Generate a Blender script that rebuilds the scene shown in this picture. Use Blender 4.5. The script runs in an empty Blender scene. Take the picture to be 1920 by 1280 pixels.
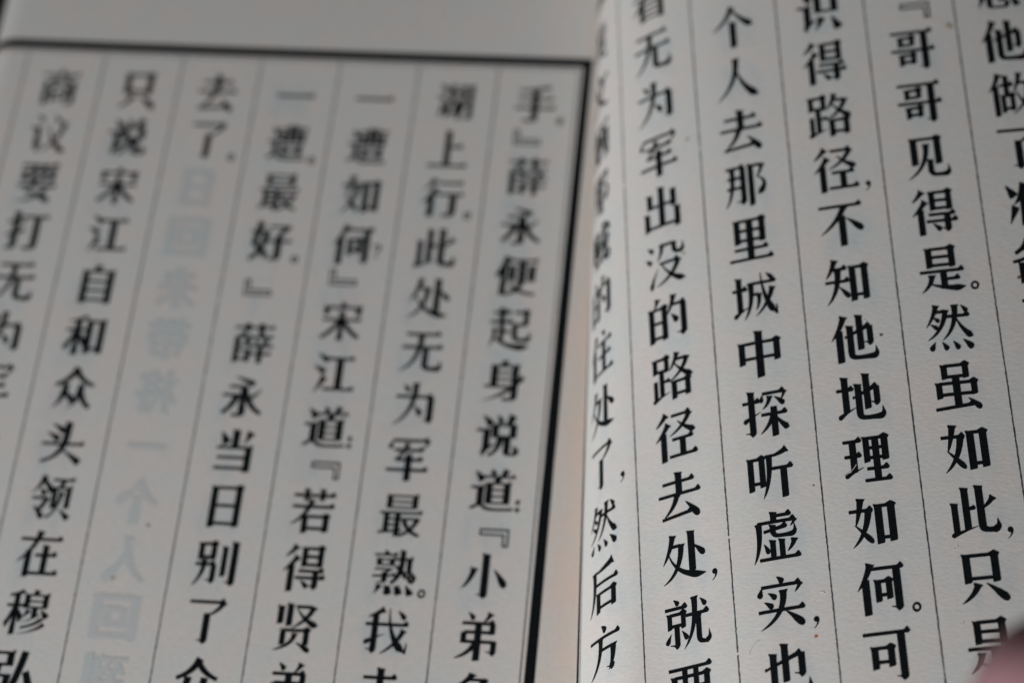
import bpy, bmesh, math, random
from mathutils import Vector, Matrix, Euler
from mathutils.geometry import tessellate_polygon, delaunay_2d_cdt
V2 = Vector
random.seed(7)
S = 0.009            # metres to one column pitch of the printed page
SC = bpy.context.scene
COL = SC.collection

# ------------------------------------------------------------------ camera
CAM = Vector((-0.09569, -21.78485, 24.50267))
cd = bpy.data.cameras.new('camera'); cam = bpy.data.objects.new('camera', cd); COL.objects.link(cam)
cam.location = CAM * S
cam.rotation_euler = Euler((0.5979, 0.0149, -0.0208), 'XYZ')
cd.sensor_width = 22.3; cd.lens = 22.3 * 5255.58 / 1920
cd.clip_start = 0.01; cd.clip_end = 20
cd.dof.use_dof = True
cd.dof.focus_distance = 28.4 * S
cd.dof.aperture_fstop = cd.lens / 1000 / (0.56 * S)
SC.camera = cam

# ------------------------------------------------------------------ light
w = bpy.data.worlds.new('World'); SC.world = w; w.use_nodes = True
w.node_tree.nodes['Background'].inputs[0].default_value = (0.93, 0.97, 1.0, 1)
w.node_tree.nodes['Background'].inputs[1].default_value = 0.04
def area_lamp(name, loc, target, size, energy, color):
    l = bpy.data.lights.new(name, 'AREA'); l.shape = 'RECTANGLE'; l.size = size[0]; l.size_y = size[1]
    l.energy = energy; l.color = color
    o = bpy.data.objects.new(name, l); COL.objects.link(o); o.location = loc
    o.rotation_euler = (Vector(target) - Vector(loc)).to_track_quat('-Z', 'Y').to_euler(); return o
area_lamp('window_light', (-0.215, -0.42, 0.10), (0.0, -0.04, -.01), (0.18, 0.12), 3.05, (1.0, 0.978, 0.955))
SC.view_settings.view_transform = 'Standard'; SC.view_settings.look = 'None'
SC.view_settings.exposure = 0.0; SC.view_settings.gamma = 1

# ------------------------------------------------------------------ materials
def mat(name):
    m = bpy.data.materials.new(name); m.use_nodes = True
    nt = m.node_tree; return m, nt, nt.nodes['Principled BSDF']
def node(nt, typ, **kw):
    n = nt.nodes.new(typ)
    for k, v in kw.items():
        if k in n.inputs: n.inputs[k].default_value = v
        else: setattr(n, k, v)
    return n
def paper_material(name='laid_book_paper', tint=None):
    m, nt, b = mat(name)
    L = nt.links.new
    tc = node(nt, 'ShaderNodeTexCoord'); at = node(nt, 'ShaderNodeAttribute', attribute_name='gutter_glow')
    n1 = node(nt, 'ShaderNodeTexNoise'); n1.inputs['Scale'].default_value = 260; n1.inputs['Detail'].default_value = 4
    n2 = node(nt, 'ShaderNodeTexNoise'); n2.inputs['Scale'].default_value = 2000; n2.inputs['Detail'].default_value = 3
    mp = node(nt, 'ShaderNodeMapping'); mp.inputs['Scale'].default_value = (1, 1.7, 1)
    mp.inputs['Rotation'].default_value = (0, 0, 0.5)
    L(tc.outputs['Object'], n1.inputs['Vector']); L(tc.outputs['Object'], mp.inputs['Vector']); L(mp.outputs[0], n2.inputs['Vector'])
    r1 = node(nt, 'ShaderNodeValToRGB'); r1.color_ramp.elements[0].position = .32; r1.color_ramp.elements[1].position = .68
    r1.color_ramp.elements[0].color = (.695, .660, .648, 1); r1.color_ramp.elements[1].color = (.648, .672, .668, 1)
    r2 = node(nt, 'ShaderNodeValToRGB'); r2.color_ramp.elements[0].position = .3; r2.color_ramp.elements[1].position = .7
    r2.color_ramp.elements[0].color = (.93, .93, .93, 1); r2.color_ramp.elements[1].color = (1, 1, 1, 1)
    L(n1.outputs['Fac'], r1.inputs[0]); L(n2.outputs['Fac'], r2.inputs[0])
    mu = node(nt, 'ShaderNodeMix', data_type='RGBA', blend_type='MULTIPLY'); mu.inputs[0].default_value = 1
    L(r1.outputs[0], mu.inputs[6]); L(r2.outputs[0], mu.inputs[7])
    st = node(nt, 'ShaderNodeMix', data_type='RGBA', blend_type='MULTIPLY')  # warm light bounced in the gutter, painted into the paper colour
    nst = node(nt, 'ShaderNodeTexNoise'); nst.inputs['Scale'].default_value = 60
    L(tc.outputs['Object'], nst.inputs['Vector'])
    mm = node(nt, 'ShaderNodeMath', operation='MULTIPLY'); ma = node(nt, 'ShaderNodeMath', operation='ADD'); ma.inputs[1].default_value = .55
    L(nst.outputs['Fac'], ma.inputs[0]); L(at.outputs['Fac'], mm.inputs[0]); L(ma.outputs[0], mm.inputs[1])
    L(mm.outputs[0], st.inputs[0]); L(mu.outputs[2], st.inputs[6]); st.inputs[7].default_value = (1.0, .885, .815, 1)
    gh = node(nt, 'ShaderNodeAttribute', attribute_name='ink_through')
    gm = node(nt, 'ShaderNodeMix', data_type='RGBA', blend_type='MULTIPLY')
    L(gh.outputs['Fac'], gm.inputs[0]); L(st.outputs[2], gm.inputs[6]); gm.inputs[7].default_value = (.84, .905, .955, 1); st = gm
    if tint:
        tn = node(nt, 'ShaderNodeMix', data_type='RGBA', blend_type='MULTIPLY'); tn.inputs[0].default_value = 1
        L(st.outputs[2], tn.inputs[6]); tn.inputs[7].default_value = (*tint, 1); L(tn.outputs[2], b.inputs['Base Color'])
    else: L(st.outputs[2], b.inputs['Base Color'])
    b.inputs['Roughness'].default_value = .85; b.inputs['Specular IOR Level'].default_value = .15
    b1 = node(nt, 'ShaderNodeBump'); b1.inputs['Strength'].default_value = .24; b1.inputs['Distance'].default_value = .00006
    L(n2.outputs['Fac'], b1.inputs['Height']); L(b1.outputs[0], b.inputs['Normal'])
    return m
def plain(name, col, rough=.6, spec=.3, noise=0, scale=300):
    m, nt, b = mat(name)
    b.inputs['Base Color'].default_value = (*col, 1); b.inputs['Roughness'].default_value = rough
    b.inputs['Specular IOR Level'].default_value = spec
    if noise:
        tc = node(nt, 'ShaderNodeTexCoord'); n = node(nt, 'ShaderNodeTexNoise'); n.inputs['Scale'].default_value = scale; n.inputs['Detail'].default_value = 5
        r = node(nt, 'ShaderNodeValToRGB'); r.color_ramp.elements[0].position = .3; r.color_ramp.elements[1].position = .7
        r.color_ramp.elements[0].color = tuple(c * (1 - noise) for c in col) + (1,); r.color_ramp.elements[1].color = tuple(min(1, c * (1 + noise)) for c in col) + (1,)
        nt.links.new(tc.outputs['Object'], n.inputs['Vector']); nt.links.new(n.outputs['Fac'], r.inputs[0]); nt.links.new(r.outputs[0], b.inputs['Base Color'])
    return m
PAPER = paper_material()
INK = plain('printing_ink', (.006, .008, .010), .6, .08, .35, 2500)
RULE_INK = plain('thin_rule_ink', (.060, .072, .085), .6, .15, .5, 1800)
CLEAR_GHOST = [paper_material('paper_over_ink', t) for t in ((.975, .982, .988), (.935, .952, .965), (.89, .922, .945), (.83, .88, .918))]
EDGE = plain('page_edges', (.52, .50, .47), .9, .1, .2, 900)
COVER = plain('dark_cover_cloth', (.022, .018, .024), .8, .3, .3, 700)
TABLE = plain('dark_table', (.018, .014, .016), .6, .4, .4, 60)
SPECK = plain('paper_specks', (.16, .12, .09), .8, .2)
TAN = plain('tan_specks', (.46, .39, .31), .8, .2)
RED = plain('orange_speck', (.50, .16, .07), .8, .2)
FIBRE = plain('pale_fibre', (.80, .80, .80), .9, .1)
HAIRM = plain('grey_fibre', (.52, .50, .47), .9, .1)

# ------------------------------------------------------------------ the two page surfaces (column units -> metres)
Q = 0.74860
RP = dict(kn=[-1., -.3, .1, .5, 1., 1.7, 2.5, 3.5, 6.], th=[2.00997, 1.6113, 1.38348, 1.107, .65442, .46497, .28384, .19605, .0667], d=[0, -.01889, -.3138, -.22263, -.27513])
def lerp(x, xs, ys):
    if x <= xs[0]: return ys[0]
    for i in range(1, len(xs)):
        if x <= xs[i]: return ys[i - 1] + (ys[i] - ys[i - 1]) * (x - xs[i - 1]) / (xs[i] - xs[i - 1])
    return ys[-1]
DU = .025
RU0, RU1 = -1.0, 11.0
def right_profile(v):
    t = (max(-3, min(v, 15)) - 6) / 6
    th = [RP['th'][i] + (RP['d'][i] * t if i < 5 else 0) for i in range(9)]
    n = int(round((RU1 - RU0) / DU)); xs = [0.]; zs = [0.]
    for k in range(n):
        a = lerp(RU0 + (k + .5) * DU, RP['kn'], th)
        xs.append(xs[-1] + math.cos(a) * DU); zs.append(zs[-1] + math.sin(a) * DU)
    k3 = int(round((3 - RU0) / DU)); x3, z3 = xs[k3], zs[k3]
    zz = 0.05783 * ((v - 6) / 6) ** 2 * (1 if v < 13 else .9)
    return [(x - x3 + 3, -Q * v, z - z3 + zz) for x, z in zip(xs, zs)]
LX, LZ, LVO, CURVL, KX, KZ = .24018, -2.51063, -.19204, .0091, .01765, .04042
LM = (Matrix.Rotation(-.10748, 3, 'Z') @ Matrix.Rotation(-.03478, 3, 'Y') @ Matrix.Rotation(-.01258, 3, 'X'))
CURL0, CR = 7.21, .34
def left_point(u, v):
    t = (v - 6) / 6
    z0 = 0.
    uu = u
    if u > CURL0:
        a = min((u - CURL0) / CR, math.pi / 2)
        uu = CURL0 + CR * math.sin(a); z0 = -CR * (1 - math.cos(a)) - max(0, u - CURL0 - CR * math.pi / 2)
    p = Vector((-uu + KX * t * t, -Q * (v - 6), CURVL * (uu - 3) ** 2 * .1 + KZ * t * t + z0))
    return LM @ p + Vector((LX, -Q * (6 + LVO), LZ))
class Page:
    """A grid of points; P(u, v) interpolates it so that print lies on exactly the facets of the paper."""
    def __init__(self, us, vs, rows):
        self.us, self.vs, self.rows = us, vs, rows
    def at(self, u, v, h=0.0):
        us, vs = self.us, self.vs
        i = min(max(int((u - us[0]) / (us[1] - us[0]) + 1e-6), 0), len(us) - 2); j = min(max(int((v - vs[0]) / (vs[1] - vs[0]) + 1e-6), 0), len(vs) - 2)
        a = (u - us[i]) / (us[i + 1] - us[i]); b = (v - vs[j]) / (vs[j + 1] - vs[j])
        R = self.rows
        p00, p10, p01, p11 = R[j][i], R[j][i + 1], R[j + 1][i], R[j + 1][i + 1]
        p = (p00 * (1 - a) + p10 * a) * (1 - b) + (p01 * (1 - a) + p11 * a) * b
        if h:
            n = (p10 - p00).cross(p01 - p00); n.normalize()
            if n.z < 0 and self.flip: n = -n
            elif not self.flip: n = -n
            p = p + n * h
        return p * S
def frange(a, b, d): return [a + d * i for i in range(int(round((b - a) / d)) + 1)]
ru = frange(RU0, RU1, DU * 2); rv = frange(-4., 16., .1)
rrows = []
for v in rv:
    pr = right_profile(v); rrows.append([Vector(pr[i * 2]) for i in range(len(ru))])
RIGHT = Page(ru, rv, rrows); RIGHT.flip = False
lu = frange(-1.2, 7.7, .05); lv = frange(-4., 16., .1)
LEFT = Page(lu, lv, [[left_point(u, v) for u in lu] for v in lv]); LEFT.flip = True

def empty(name, loc, label=None, cat=None):
    o = bpy.data.objects.new(name, None); COL.objects.link(o); o.location = loc; o.empty_display_size = .01
    if label: o['label'] = label; o['category'] = cat
    return o
def obj(name, verts, faces, m, parent=None, smooth=False):
    me = bpy.data.meshes.new(name); me.from_pydata([tuple(v) for v in verts], [], faces); me.materials.append(m)
    me.validate()
    if smooth: me.shade_smooth()
    o = bpy.data.objects.new(name, me); COL.objects.link(o)
    if parent:
        o.parent = parent
        if parent.name == 'open_book': o.location = -parent.location
    return o
book = empty('open_book', (.005, -.035, -.0423), 'open old book of vertical Chinese text, its ruled pages printed black on pale paper', 'book')

def page_sheet(pg, gutter_glow, thick=.010):
    us, vs, R = pg.us, pg.vs, pg.rows
    n = len(us); verts = [p * S for r in R for p in r]
    faces = []
    for j in range(len(vs) - 1):
        for i in range(n - 1):
            a = j * n + i; f = (a, a + n, a + n + 1, a + 1)
            faces.append(f if not pg.flip else f[::-1])
    # underside and rim: the sheet has thickness
    N = len(verts)
    verts += [pg.at(u, v, -thick) for v in vs for u in us]
    faces += [tuple(N + k for k in f[::-1]) for f in faces]
    rim = [i for i in range(n)] + [j * n + n - 1 for j in range(1, len(vs))] + [(len(vs) - 1) * n + i for i in range(n - 2, -1, -1)] + [j * n for j in range(len(vs) - 2, 0, -1)]
    for a, b in zip(rim, rim[1:] + rim[:1]): faces.append((a, b, N + b, N + a) if not pg.flip else (b, a, N + a, N + b))
    o = obj('page', verts, faces, PAPER, book, True)
    at = o.data.attributes.new('gutter_glow', 'FLOAT', 'POINT')
    at.data.foreach_set('value', [gutter_glow(u, v) for _ in (0, 1) for v in vs for u in us])
    return o
def sstep(a, b, x):
    t = max(0., min(1., (x - a) / (b - a))); return t * t * (3 - 2 * t)
left_page = page_sheet(LEFT, lambda u, v: sstep(.1, -.55, u))  # painted gutter light: warm tint growing towards the spine
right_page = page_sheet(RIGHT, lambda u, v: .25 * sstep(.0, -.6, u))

def strip(pg, pts, width, m, parent, name, h=.004, jitter=0., gaps=()):
    """A printed line along (u, v) points."""
    verts, faces = [], []
    for k, (u, v) in enumerate(pts):
        a = pts[max(k - 1, 0)]; b = pts[min(k + 1, len(pts) - 1)]
        du, dv = b[0] - a[0], (b[1] - a[1]) * Q; l = math.hypot(du, dv); nu, nv = -dv / l, du / l / Q
        w1 = width / 2 * (1 + jitter * random.uniform(-1, 1)); w2 = width / 2 * (1 + jitter * random.uniform(-1, 1))
        verts += [pg.at(u + nu * w1, v + nv * w1, h), pg.at(u - nu * w2, v - nv * w2, h)]
        if k and not any(g0 < v < g1 for g0, g1 in gaps): 
            i = 2 * k; faces.append((i - 2, i - 1, i + 1, i))
    return obj(name, verts, faces, m, parent)

# ------------------------------------------------------------------ letter outlines

def font_splines(ch):
    """Outlines of a character from Blender's own built-in lettering, as lists of [co, handle_left, handle_right]."""
    c = bpy.data.curves.new('t', 'FONT'); c.body = ch
    o = bpy.data.objects.new('t', c); bpy.context.scene.collection.objects.link(o)
    dg = bpy.context.evaluated_depsgraph_get()
    cu = o.evaluated_get(dg).to_curve(dg)
    out = []
    for s in cu.splines:
        pts = [[V2(p.co.xy) * 1000, V2(p.handle_left.xy) * 1000, V2(p.handle_right.xy) * 1000] for p in s.bezier_points]
        for i, p in enumerate(pts):                     # free 'vector' handles: put them on the chord
            b = s.bezier_points[i]
            if b.handle_left_type == 'VECTOR': p[1] = p[0].lerp(pts[i - 1][0], 1 / 3)
            if b.handle_right_type == 'VECTOR': p[2] = p[0].lerp(pts[(i + 1) % len(pts)][0], 1 / 3)
        # drop doubled points
        q = [p for i, p in enumerate(pts) if (p[0] - pts[i - 1][0]).length > 1.0]
        if len(q) > 2: out.append(q)
    bpy.data.objects.remove(o)
    bpy.data.curves.remove(c)
    return out

def straight(a, b):
    d = b[0] - a[0]
    if d.length < 1: return True
    d.normalize()
    n = V2((-d.y, d.x))
    return abs((a[2] - a[0]).dot(n)) < 3 and abs((b[1] - a[0]).dot(n)) < 3

def tan_out(a, b):
    for t in (a[2] - a[0], b[1] - a[0], b[0] - a[0]):
        if t.length > 1.5: return t.normalized()
    return V2((1, 0))

def tan_in(a, b):
    for t in (b[0] - b[1], b[0] - a[2], b[0] - a[0]):
        if t.length > 1.5: return t.normalized()
    return V2((1, 0))

def song(splines, A=30, B=15):
    """Turn even-weight lettering into book-face lettering: thick uprights, thin bars, wedge ends, tapered sweeps."""
    res = []
    for sp in splines:
        n = len(sp)
        tin = [tan_in(sp[i - 1], sp[i]) for i in range(n)]
        tout = [tan_out(sp[i], sp[(i + 1) % n]) for i in range(n)]
        new = []
        for i in range(n):
            p, pv, nx = sp[i], sp[i - 1], sp[(i + 1) % n]
            def off(t):
                nn = V2((t.y, -t.x))
                return nn, A * nn.x ** 2 - B * nn.y ** 2
            n1, d1 = off(tin[i]); n2, d2 = off(tout[i])
            den = n1.x * n2.y - n1.y * n2.x
            if abs(den) < .25:
                m = (n1 + n2).normalized(); dv = m * ((d1 + d2) / 2)
            else:
                dv = V2(((d1 * n2.y - d2 * n1.y) / den, (n1.x * d2 - n2.x * d1) / den))
                if dv.length > 60: dv = dv.normalized() * 60
            new.append([p[0] + dv, p[1] + dv, p[2] + dv])
        # caps
        L = [(sp[(i + 1) % n][0] - sp[i][0]).length for i in range(n)]
        def cross(i): return tin[i].x * tout[i].y - tin[i].y * tout[i].x
        caps = {}
        for i in range(n):
            j = (i + 1) % n
            if 38 < L[i] < 118 and straight(sp[i], sp[j]) and cross(i) > .45 and cross(j) > .45 and tin[i].dot(tout[j]) < -.3:
                e = (sp[j][0] - sp[i][0]).normalized()
                caps[i] = (V2((e.y, -e.x)), (L[i - 1] + L[j]) / 2)
        ins = {}
        for i, (nn, ln) in caps.items():
            j = (i + 1) % n
            a, b = new[i], new[j]
            mid = (a[0] + b[0]) / 2
            ang = math.degrees(math.atan2(nn.y, nn.x))
            small = n == 4
            def pull(k, tgt, f, far):
                d = (tgt - new[k][0]) * f
                new[k][0] += d; 
                if far == 'L': new[k][1] += d * .8; new[k][2] = new[k][0].copy()
                else: new[k][2] += d * .8; new[k][1] = new[k][0].copy()
            if abs(ang) < 9 and ln > 105:                       # right end of a bar: wedge on top
                h = min(62, 30 + ln * .08); w = min(95, ln * .45)
                bot, top = a[0], b[0]                            # a = lower corner, b = upper corner
                new[i] = [bot + V2((2, 0))] * 3
                ins[i] = [[top + V2((10, -4))] * 3, [top + V2((-w * .42, h * .82))] * 3, [top + V2((-w * .60, h * .62))] * 3]
                new[j] = [top + V2((-w, 0))] * 3
            elif abs(ang) > 166:
                pass
            elif not small and (-172 < ang < -135) and mid.y < 130 and ln < 330 and L[i - 1] < 330:   # hook under an upright
                t = a[0] + V2((-14, 14)) if a[0].y > b[0].y else b[0] + V2((-14, 14))
                hi, lo = (i, j) if a[0].y > b[0].y else (j, i)
                new[hi] = [t, t + (new[hi][1] - new[hi][0]) if hi == i else t, t if hi == i else t + (new[hi][2] - new[hi][0])]
                d = t + V2((16, -14)) - new[lo][0]
                new[lo][0] += d; new[lo][1] = new[lo][0].copy(); new[lo][2] = new[lo][0] + V2((60, -45))
            elif -172 < ang <= -97:                              # sweep or dot to lower left: taper
                t = mid + nn * (30 if not small else 14)
                pull(i, t, .86, 'L'); pull(j, t, .86, 'R')
                if small and ln < 260:
                    pass
            elif -84 < ang < -10:                                # to lower right: fat rounded end
                g = 1.0 if small else .65
                e = (b[0] - a[0]).normalized()
                new[i][0] -= e * 16 * g; new[j][0] += e * 26 * g
                new[i][1] -= e * 22 * g; new[j][2] += e * 22 * g
                new[i][2] = new[i][0] + nn * 34; new[j][1] = new[j][0] + nn * 40
                ins[i] = []
            elif 84 < ang < 96 and ln > 100 :                    # head of an upright: slanted, nib to the left
                r, l = a[0], b[0]                                # a right corner, b left corner
                new[i] = [r + V2((6, -6))] * 3
                ins[i] = [[l + V2((0, 20))] * 3, [l + V2((-17, 18))] * 3]
                new[j] = [l + V2((0, -12))] * 3
            elif 100 < ang < 175 and (small or ln < 330):        # start of a dot: point
                t = mid + nn * 6
                pull(i, t, .72, 'L'); pull(j, t, .72, 'R')
            elif 5 < ang < 80 and mid.y > 690 and ln > 150:      # head of a flat sweep
                new[j][0] += V2((-22, 16)); new[j][1] = new[j][0].copy()
                new[i][0] += V2((16, -8)); new[i][2] = new[i][0].copy()
            elif 10 < ang < 60 and ln < 420 and abs(tin[i].y) < .8:                    # flick to upper right
                t = mid + nn * 12
                pull(i, t, .8, 'L'); pull(j, t, .8, 'R')
            elif 35 < ang < 80:                                  # head of a sweep
                new[j][0] += V2((-12, 14)); new[j][1] = new[j][0].copy()
                new[i][0] += V2((10, 2))
            elif -96 < ang < -84 and ln > 100:
                new[i][0] += V2((0, -16)); new[j][0] += V2((0, 6))
        # corners of frames
        for i in range(n):
            j = (i + 1) % n
            if i in caps or (i - 1) % n in caps: continue
            ti, to = tin[i], tout[i]
            if ti.y > .96 and to.x < -.96 and L[i - 1] > 90 and L[i] > 130:      # upper right corner
                c = new[i][0]
                new[i] = [c + V2((26, 4))] * 3
                ins[i] = [[c + V2((-30, 40))] * 3, [c + V2((-66, 0))] * 3]
                ins.setdefault(-1 - i, []).append([c + V2((0, -36))] * 3)
            elif ti.x < -.96 and to.y < -.96 and L[i - 1] > 130 and L[i] > 90:   # upper left corner
                c = new[i][0]
                new[i] = [c + V2((-14, 14))] * 3
                ins.setdefault(-1 - i, []).append([c + V2((64, 0))] * 3)
                ins[i] = [[c + V2((0, -22))] * 3]
        out = []
        for i in range(n):
            out += ins.get(-1 - i, [])
            out.append(new[i]); out += ins.get(i, [])
        res.append(out)
    return res

def flatten(sp, steps=6):
    out = []
    n = len(sp)
    for i in range(n):
        a, b = sp[i], sp[(i + 1) % n]
        if straight(a, b) and straight(a, b): 
            out.append(a[0].copy()); continue
        for k in range(steps):
            t = k / steps; u = 1 - t
            out.append(a[0] * u ** 3 + a[2] * (3 * u * u * t) + b[1] * (3 * u * t * t) + b[0] * t ** 3)
    q = []
    for p in out:
        if not q or (p - q[-1]).length > .8: q.append(p)
    return q

def area(p): return sum(p[i - 1].x * p[i].y - p[i].x * p[i - 1].y for i in range(len(p))) / 2
def inside(pt, poly):
    c = False
    for i in range(len(poly)):
        a, b = poly[i - 1], poly[i]
        if (a.y > pt.y) != (b.y > pt.y) and pt.x < (b.x - a.x) * (pt.y - a.y) / (b.y - a.y) + a.x: c = not c
    return c

def glyph_tris(splines):
    """-> (verts, faces) in a 1000-unit em, triangulated shape by shape (holes kept)."""
    polys = [flatten(s) for s in splines]
    outer = [p for p in polys if area(p) > 200]; holes = [p for p in polys if area(p) < -60]
    verts, faces = [], []
    for o in outer:
        hs = [h for h in holes if inside(sum(h, V2((0, 0))) / len(h), o) and area(o) == min([area(q) for q in outer if inside(sum(h, V2((0, 0))) / len(h), q)])]
        loops = [o] + hs
        flat = [p for l in loops for p in l]
        base = len(verts)
        tr = tessellate_polygon([[p.to_3d() for p in l] for l in loops])
        verts += flat
        faces += [tuple(base + k for k in t) for t in tr]
    return verts, faces

# ------------------------------------------------------------------ book-face characters drawn stroke by stroke (100-unit square, y down)
def sweep(pts):
    pts = [(x, y, w + FAT) for x, y, w in pts]
    """centre line with widths -> outline polygon"""
    P = []
    n = len(pts)
    for i in range(n - 1):                       # Catmull-Rom
        a = pts[max(i - 1, 0)]; b = pts[i]; c = pts[i + 1]; d = pts[min(i + 2, n - 1)]
        for k in range(5):
            t = k / 5
            P.append([.5 * (2 * b[j] + (c[j] - a[j]) * t + (2 * a[j] - 5 * b[j] + 4 * c[j] - d[j]) * t * t + (3 * b[j] - a[j] - 3 * c[j] + d[j]) * t ** 3) for j in range(3)])
    P.append(list(pts[-1]))
    L, R = [], []
    for i, p in enumerate(P):
        a, b = P[max(i - 1, 0)], P[min(i + 1, len(P) - 1)]
        dx, dy = b[0] - a[0], b[1] - a[1]; l = math.hypot(dx, dy) or 1
        nx, ny = -dy / l * p[2] / 2, dx / l * p[2] / 2
        L.append((p[0] + nx, p[1] + ny)); R.append((p[0] - nx, p[1] - ny))
    return ('strip', L, R)
def q2(x1, y1, cx, cy, x2, y2, wf):
    out = []
    for k in range(7):
        t = k / 6; u = 1 - t
        out.append((x1 * u * u + 2 * cx * u * t + x2 * t * t, y1 * u * u + 2 * cy * u * t + y2 * t * t, wf(t)))
    return out
H = 6.3
WV = 1.27
FAT = 0.0
def s_h(x1, y1, x2, y2=None):
    y2 = y1 if y2 is None else y2
    if x2 - x1 < 26: k = .7
    else: k = 1
    return [[(x1 - .6, y1 - 3.1), (x1 + 4, y1 - H / 2), (x2 - 12 * k, y2 - H / 2), (x2 - 5.5 * k, y2 - 8.5 * k), (x2 - 3 * k, y2 - 8 * k), (x2 + 1.5, y2 - 1.2), (x2 + 1, y2 + 1.5), (x2 - 2, y2 + H / 2), (x1, y1 + H / 2)]]
def s_b(x1, y1, x2, y2=None):
    y2 = y1 if y2 is None else y2
    return [[(x1, y1 - H / 2), (x2, y2 - H / 2), (x2, y2 + H / 2), (x1, y1 + H / 2)]]
def s_v(x, y1, y2, w=12):
    a = (w * WV + FAT) / 2
    return [[(x - a - 2.6, y1 - 1.2), (x - a + 2, y1 - .6), (x + a + 1.6, y1 + 1.6), (x + a + 1.2, y1 + 3.2), (x + a, y1 + 6), (x + a, y2 - 1), (x + a - 1.5, y2 + .6), (x - a + .5, y2 + 2.2), (x - a, y2 + 1), (x - a, y1 + 6), (x - a - .8, y1 + 2)]]
def s_s(x, y1, y2, w=12):
    a = (w * WV + FAT) / 2
    return [[(x - a, y1), (x + a, y1), (x + a, y2), (x + a - 1.5, y2 + 1.2), (x - a + .6, y2 + 2.4), (x - a, y2 + 1)]]
def s_z(x1, y1, x2, y2, w=12):
    a = (w * WV + FAT) / 2
    return [[(x1, y1 - H / 2), (x2 - a - 4, y1 - H / 2), (x2 - 1, y1 - 8), (x2 + 2, y1 - 7.4), (x2 + a + 3.4, y1 - 2.2), (x2 + a + 2.6, y1 + .5), (x2 + a, y1 + 3.5), (x2 + a, y2 - 1), (x2 + a - 1.5, y2 + .6), (x2 - a + .5, y2 + 2.2), (x2 - a, y2 + 1), (x2 - a, y1 + H / 2), (x1, y1 + H / 2)]]
def s_p(x1, y1, cx, cy, x2, y2, w=10.5):
    w *= 1.22
    f = q2(x1, y1, cx, cy, x2, y2, lambda t: w * (1 - t) ** .62 * (.93 + .07 * (1 - t)) + 1.1)
    dx, dy = cx - x1, cy - y1; l = math.hypot(dx, dy) or 1; dx /= l; dy /= l
    head = [(x1 - dy * w * .56 + 0, y1 + dx * w * .56), (x1 + dy * w * .74, y1 - dx * w * .74), (x1 + dy * w * .60 + dx * 4, y1 - dx * w * .60 + dy * 4), (x1 - dy * w * .5 + dx * 6, y1 + dx * w * .5 + dy * 6), (x1 - dy * w * .70 + dx * .5, y1 + dx * w * .70 + dy * .5)]
    c = (sum(p[0] for p in head) / 5, sum(p[1] for p in head) / 5)
    head.sort(key=lambda p: math.atan2(p[1] - c[1], p[0] - c[0]))
    return [sweep(f), head]
def s_n(x1, y1, cx, cy, x2, y2, w=11):
    f = q2(x1, y1, cx, cy, x2, y2, lambda t: 2 + (w * 1.25 - 2) * min(1, t / .82) ** 1.1 if t < .9 else w * .35)
    f[-1] = (f[-1][0], f[-1][1] - 1.5, 1.2)
    return [sweep(f)]
def s_d(x1, y1, x2, y2, w=11):
    w = w * 1.18 + FAT
    dx, dy = x2 - x1, y2 - y1; l = math.hypot(dx, dy); ux, uy = dx / l, dy / l
    bx, by = (-uy, ux); s = 1 if dx > 0 else -1
    def pt(t, o): return (x1 + dx * t + bx * o * w * s, y1 + dy * t + by * o * w * s)
    return [[pt(0, 0), pt(.12, -.13), pt(.35, -.28), (pt(.6, -.42)), pt(.82, -.50), pt(.97, -.36), pt(1.04, -.08), pt(1.02, .18), pt(.93, .38), pt(.78, .44), pt(.6, .36), pt(.38, .18), pt(.15, .07)]]
def s_t(x1, y1, x2, y2, w=10):
    return [sweep([(x1 + 1, y1 + 2, w * .35), (x1 + 5, y1 + 0, w), (x1 + (x2 - x1) * .45, y1 + (y2 - y1) * .42, w * .55), (x2, y2, .8)])]
def s_g(x, y, w=12):
    a = (w * WV + FAT) / 2
    return [[(x + a, y - 6), (x + a, y - 1), (x + a - 2.5, y + 3.5), (x - 1, y + 6.5), (x - 3.5, y + 6), (x - 6, y + 1.5), (x - 10, y - .5), (x - 16, y - 1.6), (x - 16, y - 3), (x - a, y - 2.4), (x - a, y - 6)]]
def s_u(x1, y1, x2, y2, w=11):
    n = s_v(x1, y1, y1 + 8, w); w *= WV
    return n + [sweep([(x1, y1 + 3, w), (x1, (y1 + y2) / 2, w), (x1, y2 - 9, w), (x1 + 3.5, y2 - 2.5, w * .8), (x1 + 11, y2, w * .62), ((x1 + x2) / 2 + 3, y2 + .3, w * .66), (x2 - 7, y2 - .5, w * .9), (x2 - 2, y2 - 5, w * .78), (x2 - 1.5, y2 - 12, w * .36), (x2 - 2.5, y2 - 20, .8)])]
KIND = dict(h=s_h, b=s_b, v=s_v, s=s_s, z=s_z, p=s_p, n=s_n, d=s_d, t=s_t, g=s_g, u=s_u, l=lambda a, b, c, d: s_h(a, b, c, d))
def stroke_glyph(spec, fat=0):
    global FAT, H
    FAT = fat; H = 6.3 + fat
    V, F = [], []
    for s in spec.split():
        for poly in KIND[s[0]](*[float(x) for x in s[1:].split(',')]):
            if poly[0] == 'strip':
                b = len(V); n = len(poly[1])
                V += [V2((x * 10, 880 - 10 * y)) for x, y in poly[1] + poly[2]]
                F += [(b + i, b + i + 1, b + n + i + 1, b + n + i) for i in range(n - 1)]
                continue
            pl = [V2((x * 10, 880 - 10 * y)) for x, y in poly]
            q = [p for i, p in enumerate(pl) if (p - pl[i - 1]).length > .5]
            if area(q) < 0: q.reverse()
            b = len(V); V += q
            F += [tuple(b + k for k in t) for t in tessellate_polygon([[p.to_3d() for p in q]])]
    return V, F
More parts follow.
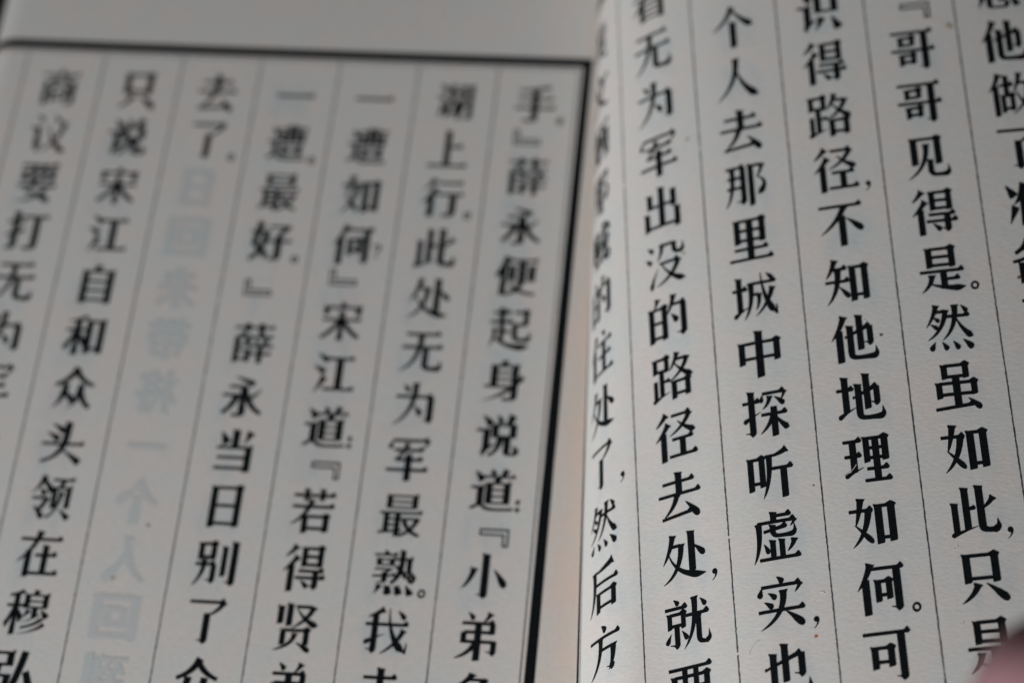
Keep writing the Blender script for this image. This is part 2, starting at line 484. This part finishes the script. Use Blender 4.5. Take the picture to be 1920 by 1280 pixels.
STROKES = {
 '可': 'h4,10,96 s78,11,90,12 g78,90,12 v24,33,72,11 z24,36,56,69,11 b24,61,56',
 '也': 'l5,46,80,24 s80,22,60,11 g80,60,11 v47,3,70,11 u23,18,95,88,11',
 '何': 'p32,4,24,30,3,52,11 s20,33,96,12 h34,14,97 s83,15,88,12 g83,88,12 v44,35,74,10 z44,38,66,70,10 b44,63,66',
 '如': 'p28,4,24,30,14,56,11 d11,52,46,88,10 p42,27,36,72,5,95,11 h3,27,50 v62,18,91,12 z62,21,88,88,12 b62,81,88',
 '理': 'h5,14,42 h6,43,40 s24,14,73,11 t3,80,44,66,9 v52,8,56,10 z52,11,90,54,11 b52,30,90 b52,49,90 s71,11,92,11 h50,70,94 h44,92,98',
 '地': 'h3,32,38 v21,6,75,11 t2,85,42,68,10 l36,49,88,31 s86,30,62,10 g86,62,10 v66,3,72,11 u48,22,98,90,11',
 '他': 'p32,4,24,30,3,52,11 s20,33,96,12 l32,47,86,29 s85,28,62,10 g85,62,10 v64,4,74,11 u43,24,97,90,11',
 '知': 'p26,4,20,26,5,42,10 h14,24,50 h3,50,54 p31,25,31,72,3,97,11 d30,60,52,84,10 v62,20,92,11 z62,23,88,90,11 b62,81,88',
 '不': 'h4,12,96 p58,13,44,46,4,70,11 s52,33,96,12 d60,38,95,66,13',
 '哥': 'h4,9,96 v24,19,40,9 z24,21,50,38,9 b24,37,50 s77,10,88,12 h2,50,98 v24,59,83,9 z24,61,50,80,9 b24,76,50 g77,89,12',
 '见': 'v24,8,66,12 z24,11,76,66,12 p51,22,51,74,6,97,10 u57,56,97,90,10',
 '得': 'p28,4,20,16,5,27,10 p33,26,22,42,3,57,10 s21,44,97,11 v48,7,46,10 z48,9,84,46,10 b48,26,84 b48,43,84 h38,56,94 h32,70,98 s77,56,88,11 g77,88,11 d44,75,61,90,10',
 '是': 'v26,6,46,11 z26,8,74,46,11 b26,25,74 b26,42,74 h4,55,96 s53,56,90,11 h53,72,86 p28,62,27,82,4,97,10 n20,78,50,93,97,92,10',
 '然': 'p27,4,22,26,3,48,9 b24,18,44 p46,15,38,58,3,74,9 d18,28,31,38,8 d11,42,26,52,8 h48,29,94 p66,6,66,54,34,76,10 n66,32,76,60,98,74,10 d78,7,91,22,9 d19,78,8,95,11 d31,79,42,96,10 d54,79,66,96,10 d75,77,94,96,12',
 '虽': 'v28,5,32,10 z28,7,72,32,10 b28,29,72 v14,40,70,10 z14,42,86,66,10 b14,64,86 s50,31,88,12 l3,92,82,87 d70,73,95,95,11',
 '此': 'v13,34,88,10 v36,6,84,11 h36,46,54 t1,94,56,80,9 u65,4,98,88,12 p92,27,84,39,66,49,9',
 '只': 'v22,8,60,12 z22,11,78,60,12 b22,53,78 p40,63,34,82,5,97,11 d55,62,96,95,14',
 '实': 'd44,2,57,14,11 d14,18,7,37,11 h12,19,92 p92,18,89,26,80,35,7 d24,30,41,42,10 d15,46,33,58,10 h3,64,97 p56,28,58,76,5,97,11 d57,66,93,95,13',
 '虚': 'v48,3,21,10 h48,11,84 h14,22,92 p92,21,90,27,82,34,6 p16,22,19,70,2,97,10 l26,39,74,33 u45,27,92,49,9 v43,56,88,9 v62,56,88,9 d24,61,34,80,9 p88,58,86,70,72,81,9 h14,91,98',
 '探': 'h3,26,40 v22,4,88,11 g22,88,11 t2,62,42,47,10 d48,12,43,29,9 h47,12,94 p95,11,92,20,85,29,6 p62,18,60,34,45,43,8 d71,20,92,37,10 h42,54,96 s69,40,97,11 p67,56,58,78,38,91,9 n70,56,82,76,99,87,10',
 '听': 'v10,16,79,10 z10,19,34,73,10 b10,66,34 p88,5,72,15,50,17,9 p50,13,51,68,33,97,10 h50,41,98 s79,41,97,11',
 '中': 'v12,24,68,11 z12,27,88,66,11 b12,58,88 v50,3,97,13',
 '城': 'h2,34,34 v17,8,77,10 t1,87,38,70,10 h38,24,98 p43,22,46,72,25,97,10 b44,47,60 p60,46,61,68,52,80,8 n66,3,68,62,95,92,11 p95,94,97,84,97,73,4 p90,36,80,72,50,93,9 d77,5,91,18,9',
 '里': 'v22,7,57,11 z22,9,78,56,11 b22,30,78 b22,51,78 s50,10,91,12 h14,70,88 h2,92,98',
 '处': 'p28,4,22,34,4,58,10 b24,26,44 p46,24,44,78,3,95,10 n17,40,34,86,98,90,10 v69,3,79,12 d72,29,97,52,11',
 '就': 'd22,2,33,13,9 h3,19,51 v12,28,56,8 z12,30,42,56,8 b12,51,42 s27,52,88,9 g27,88,9 d15,64,4,83,9 d37,62,49,79,9 h48,36,98 p68,4,71,66,41,97,10 u75,38,99,90,9 d80,9,93,24,9',
 '去': 'h13,22,85 v50,3,45,12 h3,46,98 p45,47,38,72,12,88,10 l9,90,78,85 d62,63,92,95,13',
 '径': 'p30,4,20,16,5,27,10 p34,24,22,42,3,56,10 s22,42,97,11 h42,10,86 p85,9,72,36,36,50,9 n56,22,76,42,97,48,10 h42,58,90 s66,58,91,11 h34,91,98',
 '路': 'v10,8,37,9 z10,10,38,37,9 b10,34,38 s25,36,84,9 h26,57,44 s10,52,88,8 t1,93,45,80,9 p64,4,58,25,44,38,9 b60,18,84 p87,16,78,46,42,61,9 n56,24,74,48,99,57,10 v54,61,97,10 z54,63,86,94,10 b54,88,86',
 '的': 'p27,3,25,12,18,23,9 v10,22,93,11 z10,25,42,91,11 b10,54,42 b10,85,42 p66,3,62,26,47,44,10 h60,24,92 s88,24,86,11 g86,87,11 d57,42,73,61,12',
 '没': 'd8,8,23,20,10 d2,32,17,44,10 t10,95,34,58,11 p45,8,46,28,32,43,9 b45,12,76 u75,10,98,34,9 h38,50,84 p84,49,72,84,27,97,10 n43,52,62,86,99,95,10',
 '出': 'v50,3,90,12 v20,14,45,11 b20,43,80 s80,14,50,11 v12,54,93,11 b12,88,88 v88,54,97,11',
 '方': 'd42,2,57,16,12 h3,26,97 p40,27,42,76,4,98,11 b40,49,76 p79,46,80,80,66,93,13 g75,88,11',
 '后': 'p84,6,60,17,20,17,11 p20,13,25,70,2,98,11 h22,41,97 v34,58,97,11 z34,61,84,94,11 b34,88,84',
 '了': 'h8,10,86 p85,9,74,28,50,38,9 s50,33,88,12 g50,89,12',
 '贤': 'v14,8,43,11 v34,3,47,11 b46,9,80 p86,8,76,36,41,52,10 n50,14,70,40,99,48,10 v24,55,85,10 z24,57,76,85,10 p50,63,50,86,6,98,9 d54,81,86,98,10',
 '别': 'v14,8,41,10 z14,10,42,41,10 b14,37,42 h5,52,48 p24,42,25,78,2,97,10 s46,52,86,10 g46,86,10 v68,14,75,10 v90,4,90,12 g90,89,12',
 '弟': 'd25,2,39,16,10 p75,3,71,13,61,20,9 h14,24,84 s81,24,44,10 b20,42,80 s19,42,62,10 b18,61,86 s86,59,82,10 g86,82,10 s50,24,97,12 p46,62,36,84,3,95,10',
 '小': 'v52,3,89,13 g52,89,13 p27,33,22,58,2,76,11 d70,34,98,70,14',
 '我': 'p41,5,27,15,7,21,9 h3,36,97 s24,15,88,11 g24,88,11 t2,72,46,55,10 n53,3,56,68,94,91,12 p94,93,97,82,97,71,4 p88,46,76,76,40,95,9 d71,7,89,24,10',
 '若': 'h3,18,97 v32,4,28,9 v68,4,28,9 h3,42,97 p46,27,36,64,2,80,10 v34,61,97,11 z34,63,82,94,11 b34,88,82',
 '在': 'h3,20,97 p46,3,38,42,2,68,11 s26,43,97,11 h42,53,90 v64,32,89,11 h34,91,98',
 '人': 'p50,4,52,64,3,97,11 n48,26,62,76,98,95,13',
 '个': 'p50,3,38,36,2,55,10 n48,6,68,38,98,52,12 v50,38,97,12',
 '那': 'h8,12,48 s45,12,88,10 g44,88,10 b10,34,45 b8,56,45 p21,12,24,74,2,97,9 v63,8,98,10 b63,12,86 p90,10,87,26,76,39,8 n77,37,108,52,76,78,11',
 '军': 'd13,10,7,29,10 h12,11,94 p94,11,92,19,84,28,6 h18,32,84 p47,18,40,42,18,54,9 h22,53,84 h3,75,97 s52,40,97,12',
 '无': 'h10,12,90 h3,42,97 p46,12,48,74,2,97,11 u59,42,97,90,11',
 '为': 'd18,7,34,22,10 h5,34,88 p48,3,52,70,3,97,11 s86,34,84,12 g86,86,12 d48,54,66,74,12',
 '要': 'h4,9,96 v15,22,47,10 z15,24,85,47,10 b15,44,85 s38,10,44,9 s62,10,44,9 h3,60,97 p45,47,38,64,20,76,10 n22,74,60,80,90,98,11 p75,60,66,92,6,98,9',
 '住': 'p30,4,22,30,3,52,11 s20,33,96,12 d56,2,70,14,11 h36,28,94 h40,57,90 s65,28,90,11 h32,91,98',
 '回': 'v8,8,95,12 z8,10,92,93,12 b8,88,92 v32,32,70,10 z32,34,68,68,10 b32,65,68', '来': 'h12,22,88 s50,3,97,12 d22,28,36,44,9 p80,28,76,38,64,46,9 h3,50,97 p48,52,34,78,3,92,10 n54,52,68,76,98,88,11',
 '做': 'p26,4,20,26,2,44,10 s17,30,97,10 h26,30,56 v41,8,52,9 v32,52,90,8 z32,54,52,86,8 b32,82,52 p72,4,68,28,56,46,9 b66,26,94 p88,26,88,70,50,96,8 n62,44,74,78,99,94,9',
 '起': 'h9,15,49 v29,3,36,10 h3,36,54 s30,40,80,9 b30,58,50 p14,50,16,72,3,93,8 n10,68,40,98,98,92,11 z58,13,86,42,10 u61,41,98,76,10 b60,42,86',
 '议': 'd14,4,30,18,10 b3,36,22 s22,34,84,10 t20,91,40,70,9 d56,3,72,20,10 p86,20,80,68,34,96,10 n46,28,62,82,98,95,11',
 '一': 'h4,50,96', '上': 'v48,4,90,12 h48,44,84 h3,91,98', '日': 'v22,8,94,12 z22,11,78,92,12 b22,49,78 b22,87,78',
}

# ------------------------------------------------------------------ setting the type
GL = {}
def merge(V, F):
    """Crossing strokes become one flat shape without overlaps."""
    F = [list(f) if area([V[i] for i in f]) > 0 else list(f)[::-1] for f in F]
    F = [f for f in F if abs(area([V[i] for i in f])) > 1]
    r = delaunay_2d_cdt([V2((p.x, p.y)) for p in V], [], F, 1, .05)
    boxes = [(min(V[i].x for i in f), max(V[i].x for i in f), min(V[i].y for i in f), max(V[i].y for i in f), [V[i] for i in f]) for f in F]
    def keep(f):
        c = sum((r[0][i] for i in f), V2((0, 0))) / len(f)
        return any(a <= c.x <= b and d <= c.y <= e and inside(c, p) for a, b, d, e, p in boxes)
    return r[0], [f for f in r[2] if keep(f)]
def glyph(ch, A=38, B=13):
    k = (ch, A, B)
    if k not in GL:
        if ch in STROKES: GL[k] = stroke_glyph(STROKES[ch], (A - 38) / 10 * 2)
        else: GL[k] = glyph_tris(song(font_splines(ch), AW.get(ch, 44) + A - 38, B - 6))
        GL[k] = merge(*GL[k])
    return GL[k]
AW = {c: 28 for c in '薛湖遭熟就穆领商贼恐看路最宋黄着'}
SX, SY = .497, .620
def set_type(pg, items, m, parent, name, h=.004, cut=.1, mirror=False, fat=(38, 13)):
    """items: (character, u, v, scale). Cut along the page's own facets, then laid on the paper."""
    V, F = [], []
    for ch, u, v, sc in items:
        gv, gf = glyph(ch, *fat) if not callable(ch) else mark(ch)
        bm = bmesh.new()
        sgn = -1 if pg.flip else 1                      # the left page counts its columns leftwards
        mx = -1 if mirror else 1
        if pg.flip is False: u -= .013; v += .022 * max(0, v - 10)
        jx, jy = random.uniform(-.004, .004), random.uniform(-.006, .006)
        vs = [bm.verts.new((u + sgn * mx * (p.x - 500) / 1000 * SX * sc + jx, v - (p.y - 380) / 1000 * SY * sc / Q + jy, 0)) for p in gv]
        for f in gf:
            try: bm.faces.new([vs[i] for i in f])
            except ValueError: pass
        lo = min((x.co.x for x in bm.verts), default=0); hi = max((x.co.x for x in bm.verts), default=0)
        k = math.floor(lo / cut) + 1
        while k * cut < hi:
            bmesh.ops.bisect_plane(bm, geom=bm.verts[:] + bm.edges[:] + bm.faces[:], plane_co=(k * cut, 0, 0), plane_no=(1, 0, 0), dist=1e-6)
            k += 1
        bm.verts.ensure_lookup_table(); bm.verts.index_update()
        base = len(V)
        V += [pg.at(x.co.x, x.co.y, h) for x in bm.verts]
        F += [tuple(base + x.index for x in f.verts) for f in bm.faces]
        bm.free()
    return obj(name, V, F, m, parent, True)
def soak(pg, items):
    """ink from the back of the leaf, soaked softly into the paper: coverage stored on the page's own points"""
    du, dv = pg.us[1] - pg.us[0], pg.vs[1] - pg.vs[0]
    sgn = -1 if pg.flip else 1
    for ch, u, v, sc in items:
        gv, gf = glyph(ch)
        P = [(u - sgn * (p.x - 500) / 1000 * SX, v - (p.y - 380) / 1000 * SY / Q) for p in gv]
        for f in gf:
            a, b, c = (P[i] for i in f[:3])
            ar = abs((b[0] - a[0]) * (c[1] - a[1]) - (c[0] - a[0]) * (b[1] - a[1])) / 2 / (du * dv)
            n = max(1, int(ar * 8))
            for _ in range(n):
                s, t = random.random(), random.random()
                if s + t > 1: s, t = 1 - s, 1 - t
                x = (a[0] + (b[0] - a[0]) * s + (c[0] - a[0]) * t - pg.us[0]) / du; y = (a[1] + (b[1] - a[1]) * s + (c[1] - a[1]) * t - pg.vs[0]) / dv
                i, j = int(x), int(y)
                if 0 <= i < len(pg.us) - 1 and 0 <= j < len(pg.vs) - 1:
                    fx, fy = x - i, y - j; w = ar / n
                    pg.soak[j][i] += w * (1 - fx) * (1 - fy); pg.soak[j][i + 1] += w * fx * (1 - fy)
                    pg.soak[j + 1][i] += w * (1 - fx) * fy; pg.soak[j + 1][i + 1] += w * fx * fy
for pg in (LEFT, RIGHT): pg.soak = [[0.] * len(pg.us) for _ in pg.vs]
MK = {}
def mark(fn):
    if fn not in MK: MK[fn] = merge(*fn())
    return MK[fn]
def ring_glyph(r=94, t=46, n=20):
    V = [V2((500 + (r - s * t) * math.cos(i * math.tau / n), 380 + (r - s * t) * math.sin(i * math.tau / n))) for s in (0, 1) for i in range(n)]
    return V, [(i, (i + 1) % n, n + (i + 1) % n, n + i) for i in range(n)]
def poly_glyph(*polys):
    V, F = [], []
    for p in polys:
        b = len(V); V += [V2(q) for q in p]
        F += [tuple(b + k for k in t) for t in tessellate_polygon([[V2(q).to_3d() for q in p]])]
    return V, F
def circ(x, y, r, n=10): return [(x + r * math.cos(i * math.tau / n), y + r * math.sin(i * math.tau / n)) for i in range(n)]
def comma_glyph(): return poly_glyph([(452, 440), (470, 462), (505, 470), (545, 455), (565, 415), (560, 365), (535, 315), (490, 268), (440, 240), (434, 250), (480, 290), (505, 330), (508, 362), (478, 366), (455, 385), (446, 412)])
def colon_glyph(): return poly_glyph(circ(500, 465, 56), circ(500, 295, 56))
def quest_glyph(): return poly_glyph([(400, 500), (430, 560), (500, 585), (580, 560), (610, 490), (590, 430), (530, 380), (515, 320), (490, 320), (495, 400), (535, 450), (545, 500), (520, 550), (480, 555), (450, 530), (460, 490), (420, 470)], circ(503, 270, 34))
def box_line(x0, y0, x1, y1): return [(x0, y0), (x1, y0), (x1, y1), (x0, y1)]
def open_quote():     # hollow corner, upper right
    return poly_glyph(box_line(150, 500, 816, 536), box_line(150, 396, 700, 430), box_line(150, 430, 188, 500), box_line(778, 160, 816, 500), box_line(678, 160, 716, 430), box_line(716, 160, 778, 194))
def close_quote():    # hollow corner, lower left
    V, F = open_quote(); return [V2((1000 - p.x, 760 - p.y)) for p in V], F
PUNCT = {'。': (ring_glyph, .33, .34), '，': (comma_glyph, .335, .36), '：': (colon_glyph, .30, .26), '？': (quest_glyph, .30, .14)}

def column(pg, parent, uc, text, cut):
    """text: list of (string, first row); marks hang at the lower right of the character before them."""
    items = []
    sgn = -1 if pg.flip else 1
    for s, r in text:
        if s == '『': items.append((open_quote, uc + sgn * .08, r, 1)); continue
        if s == '』': items.append((close_quote, uc - sgn * .06, r, 1)); continue
        for ch in s:
            if ch in PUNCT:
                g, du, dv = PUNCT[ch]; items.append((g, uc + sgn * du, r - 1 + dv, .95))
            else:
                items.append((ch, uc, r, 1)); r += 1
    return set_type(pg, items, INK, parent, 'text_column', .003, cut)
LT = [  # left page, from the spine outwards
    [('手。', 0), ('』', .72), ('薛永便起身说道：', 1.5), ('『', 8.3), ('小弟多在江', 9)],
    [('湖上行。此处无为军最熟。我去探听', 0)],
    [('一遭如何？', 0), ('』', 3.68), ('宋江道：', 4.5), ('『', 7.25), ('若得贤弟去走', 8)],
    [('一遭。最好。', 0), ('』', 3.95), ('薛永当日别了众人自', 5)],
    [('去了。', 0)],
    [('只说宋江自和众头领在穆弘庄上', 0)],
    [('商议要打无为军一事', 0)],
]
RT = [
    [('黄文炳那贼的住处了，然后方好下', 0)],
    [('看无为军出没的路径去处，就要认', 0)],
    [('一个人去那里城中探听虚实，也要', 0)],
    [('人识得路径，不知他地理如何。可先', 0)],
    [('道：', 0), ('『', 1.22), ('哥哥见得是。然虽如此，只是不', 2)],
    [('只恐他做了准备，那', 0)],
    [],
]
for i, t in enumerate(LT): column(LEFT, left_page, i + .5, t, .1)
for i, t in enumerate(RT):
    if t: column(RIGHT, right_page, i + .5, t, .05 if i < 2 else .1)
# printing on the other side of the leaf, faintly through the paper and mirrored
LG = [('', ''), ('', ''), ('', ''), ('', ''), ('', ''), ('', ''), ('', '')]
GHOST_L = {1: ('宋江自和众头领看时只见', 2, .16), 2: ('那里城中探听虚实', 1, .1), 3: ('何处去得了无为军路径', 0, .12), 4: ('日回来带将一个人回到', 2, 0), 5: ('如此不知他地理何可先去', 1, .22), 0: ('是他见得然后方的处', 1, .2), 6: ('出没路径去处就要看', 2, .2)}
GHOST_R = {0: ('方后然了处住的军', 4, .2), 1: ('说道小弟多在江湖上行军为', 1, .14), 2: ('如何若得贤弟去走最好当日', 1, .12), 3: ('和众头领在弘庄上商议要打', 0, .12), 4: ('何处不见他那里城中听', 2, .1), 5: ('回来将一个人', 1, .1)}
for pg, par, G, cx in ((LEFT, left_page, GHOST_L, .05), (RIGHT, right_page, GHOST_R, .1)):
    for c, (s, r0, dv) in G.items():
        its = [(ch, c + .5 + (.06 if not (pg is LEFT and c == 4) else 0.02), r0 + k + dv, 1) for k, ch in enumerate(s)]
        clear = pg is LEFT and c == 4
        if not clear:
            soak(pg, its); continue
        for n_, mt in enumerate(CLEAR_GHOST):
            k_ = 12 + 17 * (3 - n_)
            set_type(pg, its, mt, par, 'show_through_text', .0005 * (n_ + 1), .1, True, (38 + k_, 13 - k_))
for pg, page in ((LEFT, left_page), (RIGHT, right_page)):
    nu, nv = len(pg.us), len(pg.vs); g = pg.soak
    for _ in range(1):
        g = [[(4 * g[j][i] + 2 * (g[j][max(i - 1, 0)] + g[j][min(i + 1, nu - 1)]) + 2 * (g[max(j - 1, 0)][i] + g[min(j + 1, nv - 1)][i])) / 12 for i in range(nu)] for j in range(nv)]
    at_ = page.data.attributes.new('ink_through', 'FLOAT', 'POINT')
    at_.data.foreach_set('value', [min(1, x) for r in g for x in r] + [0.] * (nu * nv))
# frame: thick outer line, thin inner line, and the rules between the columns
TOP = -.905
def vline(pg, par, u, v0, v1, wd, m, name, jit=0, gaps=(), st=.04, h=.0028):
    n = int((v1 - v0) / st)
    return strip(pg, [(u, v0 + (v1 - v0) * k / n) for k in range(n + 1)], wd, m, par, name, h, jit, gaps)
def hline(pg, par, v, u0, u1, wd, m, name):
    n = max(2, int(round((u1 - u0) / .05)))
    return strip(pg, [(u0 + (u1 - u0) * k / n, v) for k in range(n + 1)], wd, m, par, name)
for pg, par, n in ((LEFT, left_page, 7), (RIGHT, right_page, 8)):
    end = 7.68 if pg is LEFT else 8
    vline(pg, par, -.107, TOP - .095, 15.5, .115, INK, 'border_line', .03, st=.5)
    hline(pg, par, TOP - .01, -.1645, end, .135, INK, 'border_line')
    vline(pg, par, -.004, TOP + .14, 15.5, .013, RULE_INK, 'border_line', .2)
    hline(pg, par, TOP + .145, 0, end, .012, RULE_INK, 'border_line')
    for k in range(1, n + 1):
        gaps = [(g, g + random.uniform(.008, .02)) for g in [random.uniform(-1, 15) for _ in range(2)]]
        if pg is RIGHT and k == 2: gaps.append((9.86, 9.93))
        vline(pg, par, k, TOP + .14, 15.5, .0125, RULE_INK, 'column_rule', .45, gaps)

# ------------------------------------------------------------------ marks and fibres on the paper
def blob(pg, par, u, v, r, m, name='paper_speck'):
    n = 8; V = [pg.at(u, v, .004)] ; F = []
    for i in range(n):
        a = i * math.tau / n; rr = r * random.uniform(.6, 1.2)
        V.append(pg.at(u + rr * math.cos(a), v + rr * math.sin(a) / Q, .0035)); F.append((0, 1 + i, 1 + (i + 1) % n))
    return obj(name, V, F, m, par)
for u, v, r, m in ((1.72, 4.95, .028, TAN), (3.78, 7.0, .022, SPECK), (2.80, 11.62, .020, RED), (5.28, 6.28, .02, SPECK), (2.92, 9.3, .01, SPECK), (3.1, .55, .012, SPECK),(4.92, 1.62, .05, TAN), (1.86,2.9,.03,TAN)):
    blob(RIGHT, right_page, u, v, r, m)
for u, v, r, m in ((4.33, 8.4, .02, SPECK), (4.62, 9.35, .03, TAN), (2.9, 3.6, .015, TAN)):
    blob(LEFT, left_page, u, v, r, m)
def fibre(pg, par, u, v, ang, ln, bend, wd, m):
    pts = []
    for k in range(9):
        t = k / 8; a = ang + bend * (t - .5)
        pts.append((u + ln * t * math.cos(a), v + ln * t * math.sin(a) / Q))
    return strip(pg, pts, wd, m, par, 'paper_fibre', .005)
fibre(RIGHT, right_page, 2.12, 11.72, -1.1, .18, .5, .005, HAIRM)
fibre(RIGHT, right_page, 3.24, 9.22, -.5, .18, -.4, .008, HAIRM)
for k in range(9):
    pg, par = ((RIGHT, right_page) if random.random() < .6 else (LEFT, left_page))
    fibre(pg, par, random.uniform(.6, 5.8), random.uniform(4, 12), random.uniform(0, 6.28), random.uniform(.03, .10), random.uniform(-2, 2), .006, FIBRE)

# ------------------------------------------------------------------ the leaves beneath each open page, the cover and the table
BASE = -4.4
def block(pg, drop, zbase, u0=0, u1=None):
    us, vs = pg.us[::2], pg.vs[::5]
    n = len(us); m = len(vs); V = [pg.at(u, v, -drop) for v in vs for u in us]; N = len(V)
    V += [Vector((p.x, p.y, zbase * S)) for p in V[:N]]
    F = []
    for j in range(m - 1):
        for i in range(n - 1):
            a = j * n + i; f = (a, a + n, a + n + 1, a + 1)
            if pg.flip: f = f[::-1]
            F += [f, tuple(N + k for k in f[::-1])]
    rim = [i for i in range(n)] + [j * n + n - 1 for j in range(1, m)] + [(m - 1) * n + i for i in range(n - 2, -1, -1)] + [j * n for j in range(m - 2, 0, -1)]
    for a, b in zip(rim, rim[1:] + rim[:1]): F.append((a, b, N + b, N + a))
    return obj('leaf_block', V, F, EDGE, book)
block(LEFT, .03, BASE); block(RIGHT, .03, BASE)
def slab(name, x0, x1, y0, y1, z0, z1, m, parent=None, bevel=.0006):
    bm = bmesh.new(); bmesh.ops.create_cube(bm, size=1)
    for v in bm.verts: v.co = Vector(((x0 + x1) / 2 + v.co.x * (x1 - x0), (y0 + y1) / 2 + v.co.y * (y1 - y0), (z0 + z1) / 2 + v.co.z * (z1 - z0))) * S
    bmesh.ops.bevel(bm, geom=bm.edges[:], offset=bevel, segments=2, affect='EDGES')
    me = bpy.data.meshes.new(name); bm.to_mesh(me); bm.free(); me.materials.append(m)
    o = bpy.data.objects.new(name, me); COL.objects.link(o); o.parent = parent
    if parent: o.location = -parent.location
    return o
slab('cover', -9.3, 11.6, -12.8, 4.4, BASE - .3, BASE - .005, COVER, book)
t = slab('table_top', -90, 90, -60, 90, BASE - 3.3, BASE - .305, TABLE, None, .002); t['kind'] = 'structure'

# ------------------------------------------------------------------ the hand whose fingertip reaches in over the lower right corner
def skin_material():
    m, nt, b = mat('skin')
    tc = node(nt, 'ShaderNodeTexCoord'); n = node(nt, 'ShaderNodeTexNoise'); n.inputs['Scale'].default_value = 120; n.inputs['Detail'].default_value = 6
    r = node(nt, 'ShaderNodeValToRGB'); r.color_ramp.elements[0].color = (.30, .175, .20, 1); r.color_ramp.elements[1].color = (.37, .225, .25, 1)
    nt.links.new(tc.outputs['Object'], n.inputs['Vector']); nt.links.new(n.outputs['Fac'], r.inputs[0]); nt.links.new(r.outputs[0], b.inputs['Base Color'])
    b.inputs['Roughness'].default_value = .5; b.inputs['Subsurface Weight'].default_value = .6
    b.inputs['Subsurface Radius'].default_value = (.014, .009, .009); b.inputs['Subsurface Scale'].default_value = 1.0
    return m
SKIN = skin_material()
NAIL = plain('fingernail', (.45, .29, .29), .35, .4)
def make_hand(M):
    # metres, wrist at origin, fingers towards +Y, palm down (-Z); thumb on the left (-X)
    pts = [((0, -.14, 0), .030, .024), ((0, -.05, 0), .028, .020), ((0, 0, 0), .028, .019), ((0, .045, .004), .036, .017), ((0, .075, .005), .036, .015)]
    P, E, Rr = [], [], []
    for p, a, b in pts: P.append(Vector(p)); Rr.append((a, b))
    E += [(i, i + 1) for i in range(4)]
    def chain(root, seq):
        prev = root
        for p, r in seq:
            P.append(Vector(p)); Rr.append((r, r)); E.append((prev, len(P) - 1)); prev = len(P) - 1
    # index: reaching out; the others curl; thumb leaves the side of the palm
    chain(4, [((-.026, .092, .006), .0100), ((-.030, .118, .010), .0092), ((-.033, .142, .006), .0086), ((-.035, .158, -.001), .0080), ((-.036, .166, -.005), .0066)])
    chain(4, [((-.006, .096, .006), .0100), ((-.006, .126, .002), .0092), ((-.006, .146, -.016), .0085), ((-.007, .150, -.034), .0070)])
    chain(4, [((.013, .093, .004), .0098), ((.014, .118, -.004), .0088), ((.014, .132, -.024), .0080), ((.013, .128, -.042), .0066)])
    chain(4, [((.031, .084, .001), .0088), ((.033, .104, -.006), .0078), ((.034, .114, -.022), .0070), ((.033, .112, -.036), .0060)])
    chain(2, [((-.022, .022, -.005), .0150), ((-.032, .036, -.009), .0135), ((-.042, .052, -.014), .0112), ((-.050, .076, -.020), .0100), ((-.052, .092, -.024), .0078)])
    me = bpy.data.meshes.new('person'); me.from_pydata([tuple(p) for p in P], E, [])
    o = bpy.data.objects.new('person', me); COL.objects.link(o)
    o.matrix_world = M
    sk = o.modifiers.new('skin', 'SKIN'); sk.use_smooth_shade = True; sk.branch_smoothing = .8
    for i, d in enumerate(me.skin_vertices[0].data): d.radius = Rr[i]; d.use_root = (i == 2)
    ss = o.modifiers.new('sub', 'SUBSURF'); ss.levels = 3; ss.render_levels = 3
    me.materials.append(SKIN)
    bpy.context.view_layer.update()
    dg = bpy.context.evaluated_depsgraph_get(); ev = bpy.data.meshes.new_from_object(o.evaluated_get(dg))
    o.modifiers.clear(); o.data = ev; ev.name = 'person'
    if not ev.materials: ev.materials.append(SKIN)
    o['label'] = 'bare hand reaching in, blurred pink fingertip over the lower right corner of the page'; o['category'] = 'person'
    # nails
    for (c, d, n, wdt, ln) in (((-.0358, .160, .0062), (-.05, .93, -.36), (0, .36, .93), .0058, .0058), ((-.0515, .086, -.0118), (-.1, .95, -.28), (-.15, .26, .95), .0068, .0065)):
        c = Vector(c); d = Vector(d).normalized(); n = Vector(n).normalized(); s = d.cross(n).normalized(); V, F = [], []
        for j in range(7):
            for i in range(7):
                x = (i - 3) / 3; y = (j - 3) / 3; xr = x * math.sqrt(max(.05, 1 - (max(0, y) ** 3) * .8))
                V.append(c + s * xr * wdt + d * y * ln + n * (-.0022 * x * x - .0008 * y * y))
                if i and j: k = j * 7 + i; F.append((k - 8, k - 7, k, k - 1))
        f = obj('fingernail', V, F, NAIL, o, True); sd = f.modifiers.new('t', 'SOLIDIFY'); sd.thickness = .0005
    return o
# fingertip sits about seven centimetres above the page, between it and the camera
R3 = cam.rotation_euler.to_matrix()
TIP = (Vector((2070, 1338)) - Vector((960, 640)))
tip = CAM + R3 @ (Vector((TIP.x / 5255.58, -TIP.y / 5255.58, -1)) * 20.0)
Rh = (Euler((math.radians(-12), 0, math.radians(38)), 'XYZ').to_matrix() @ Matrix.Rotation(math.radians(75), 3, 'Y'))
loc = tip * S - Rh @ Vector((-.0355, .158, 0))
make_hand(Matrix.Translation(loc) @ Rh.to_4x4())
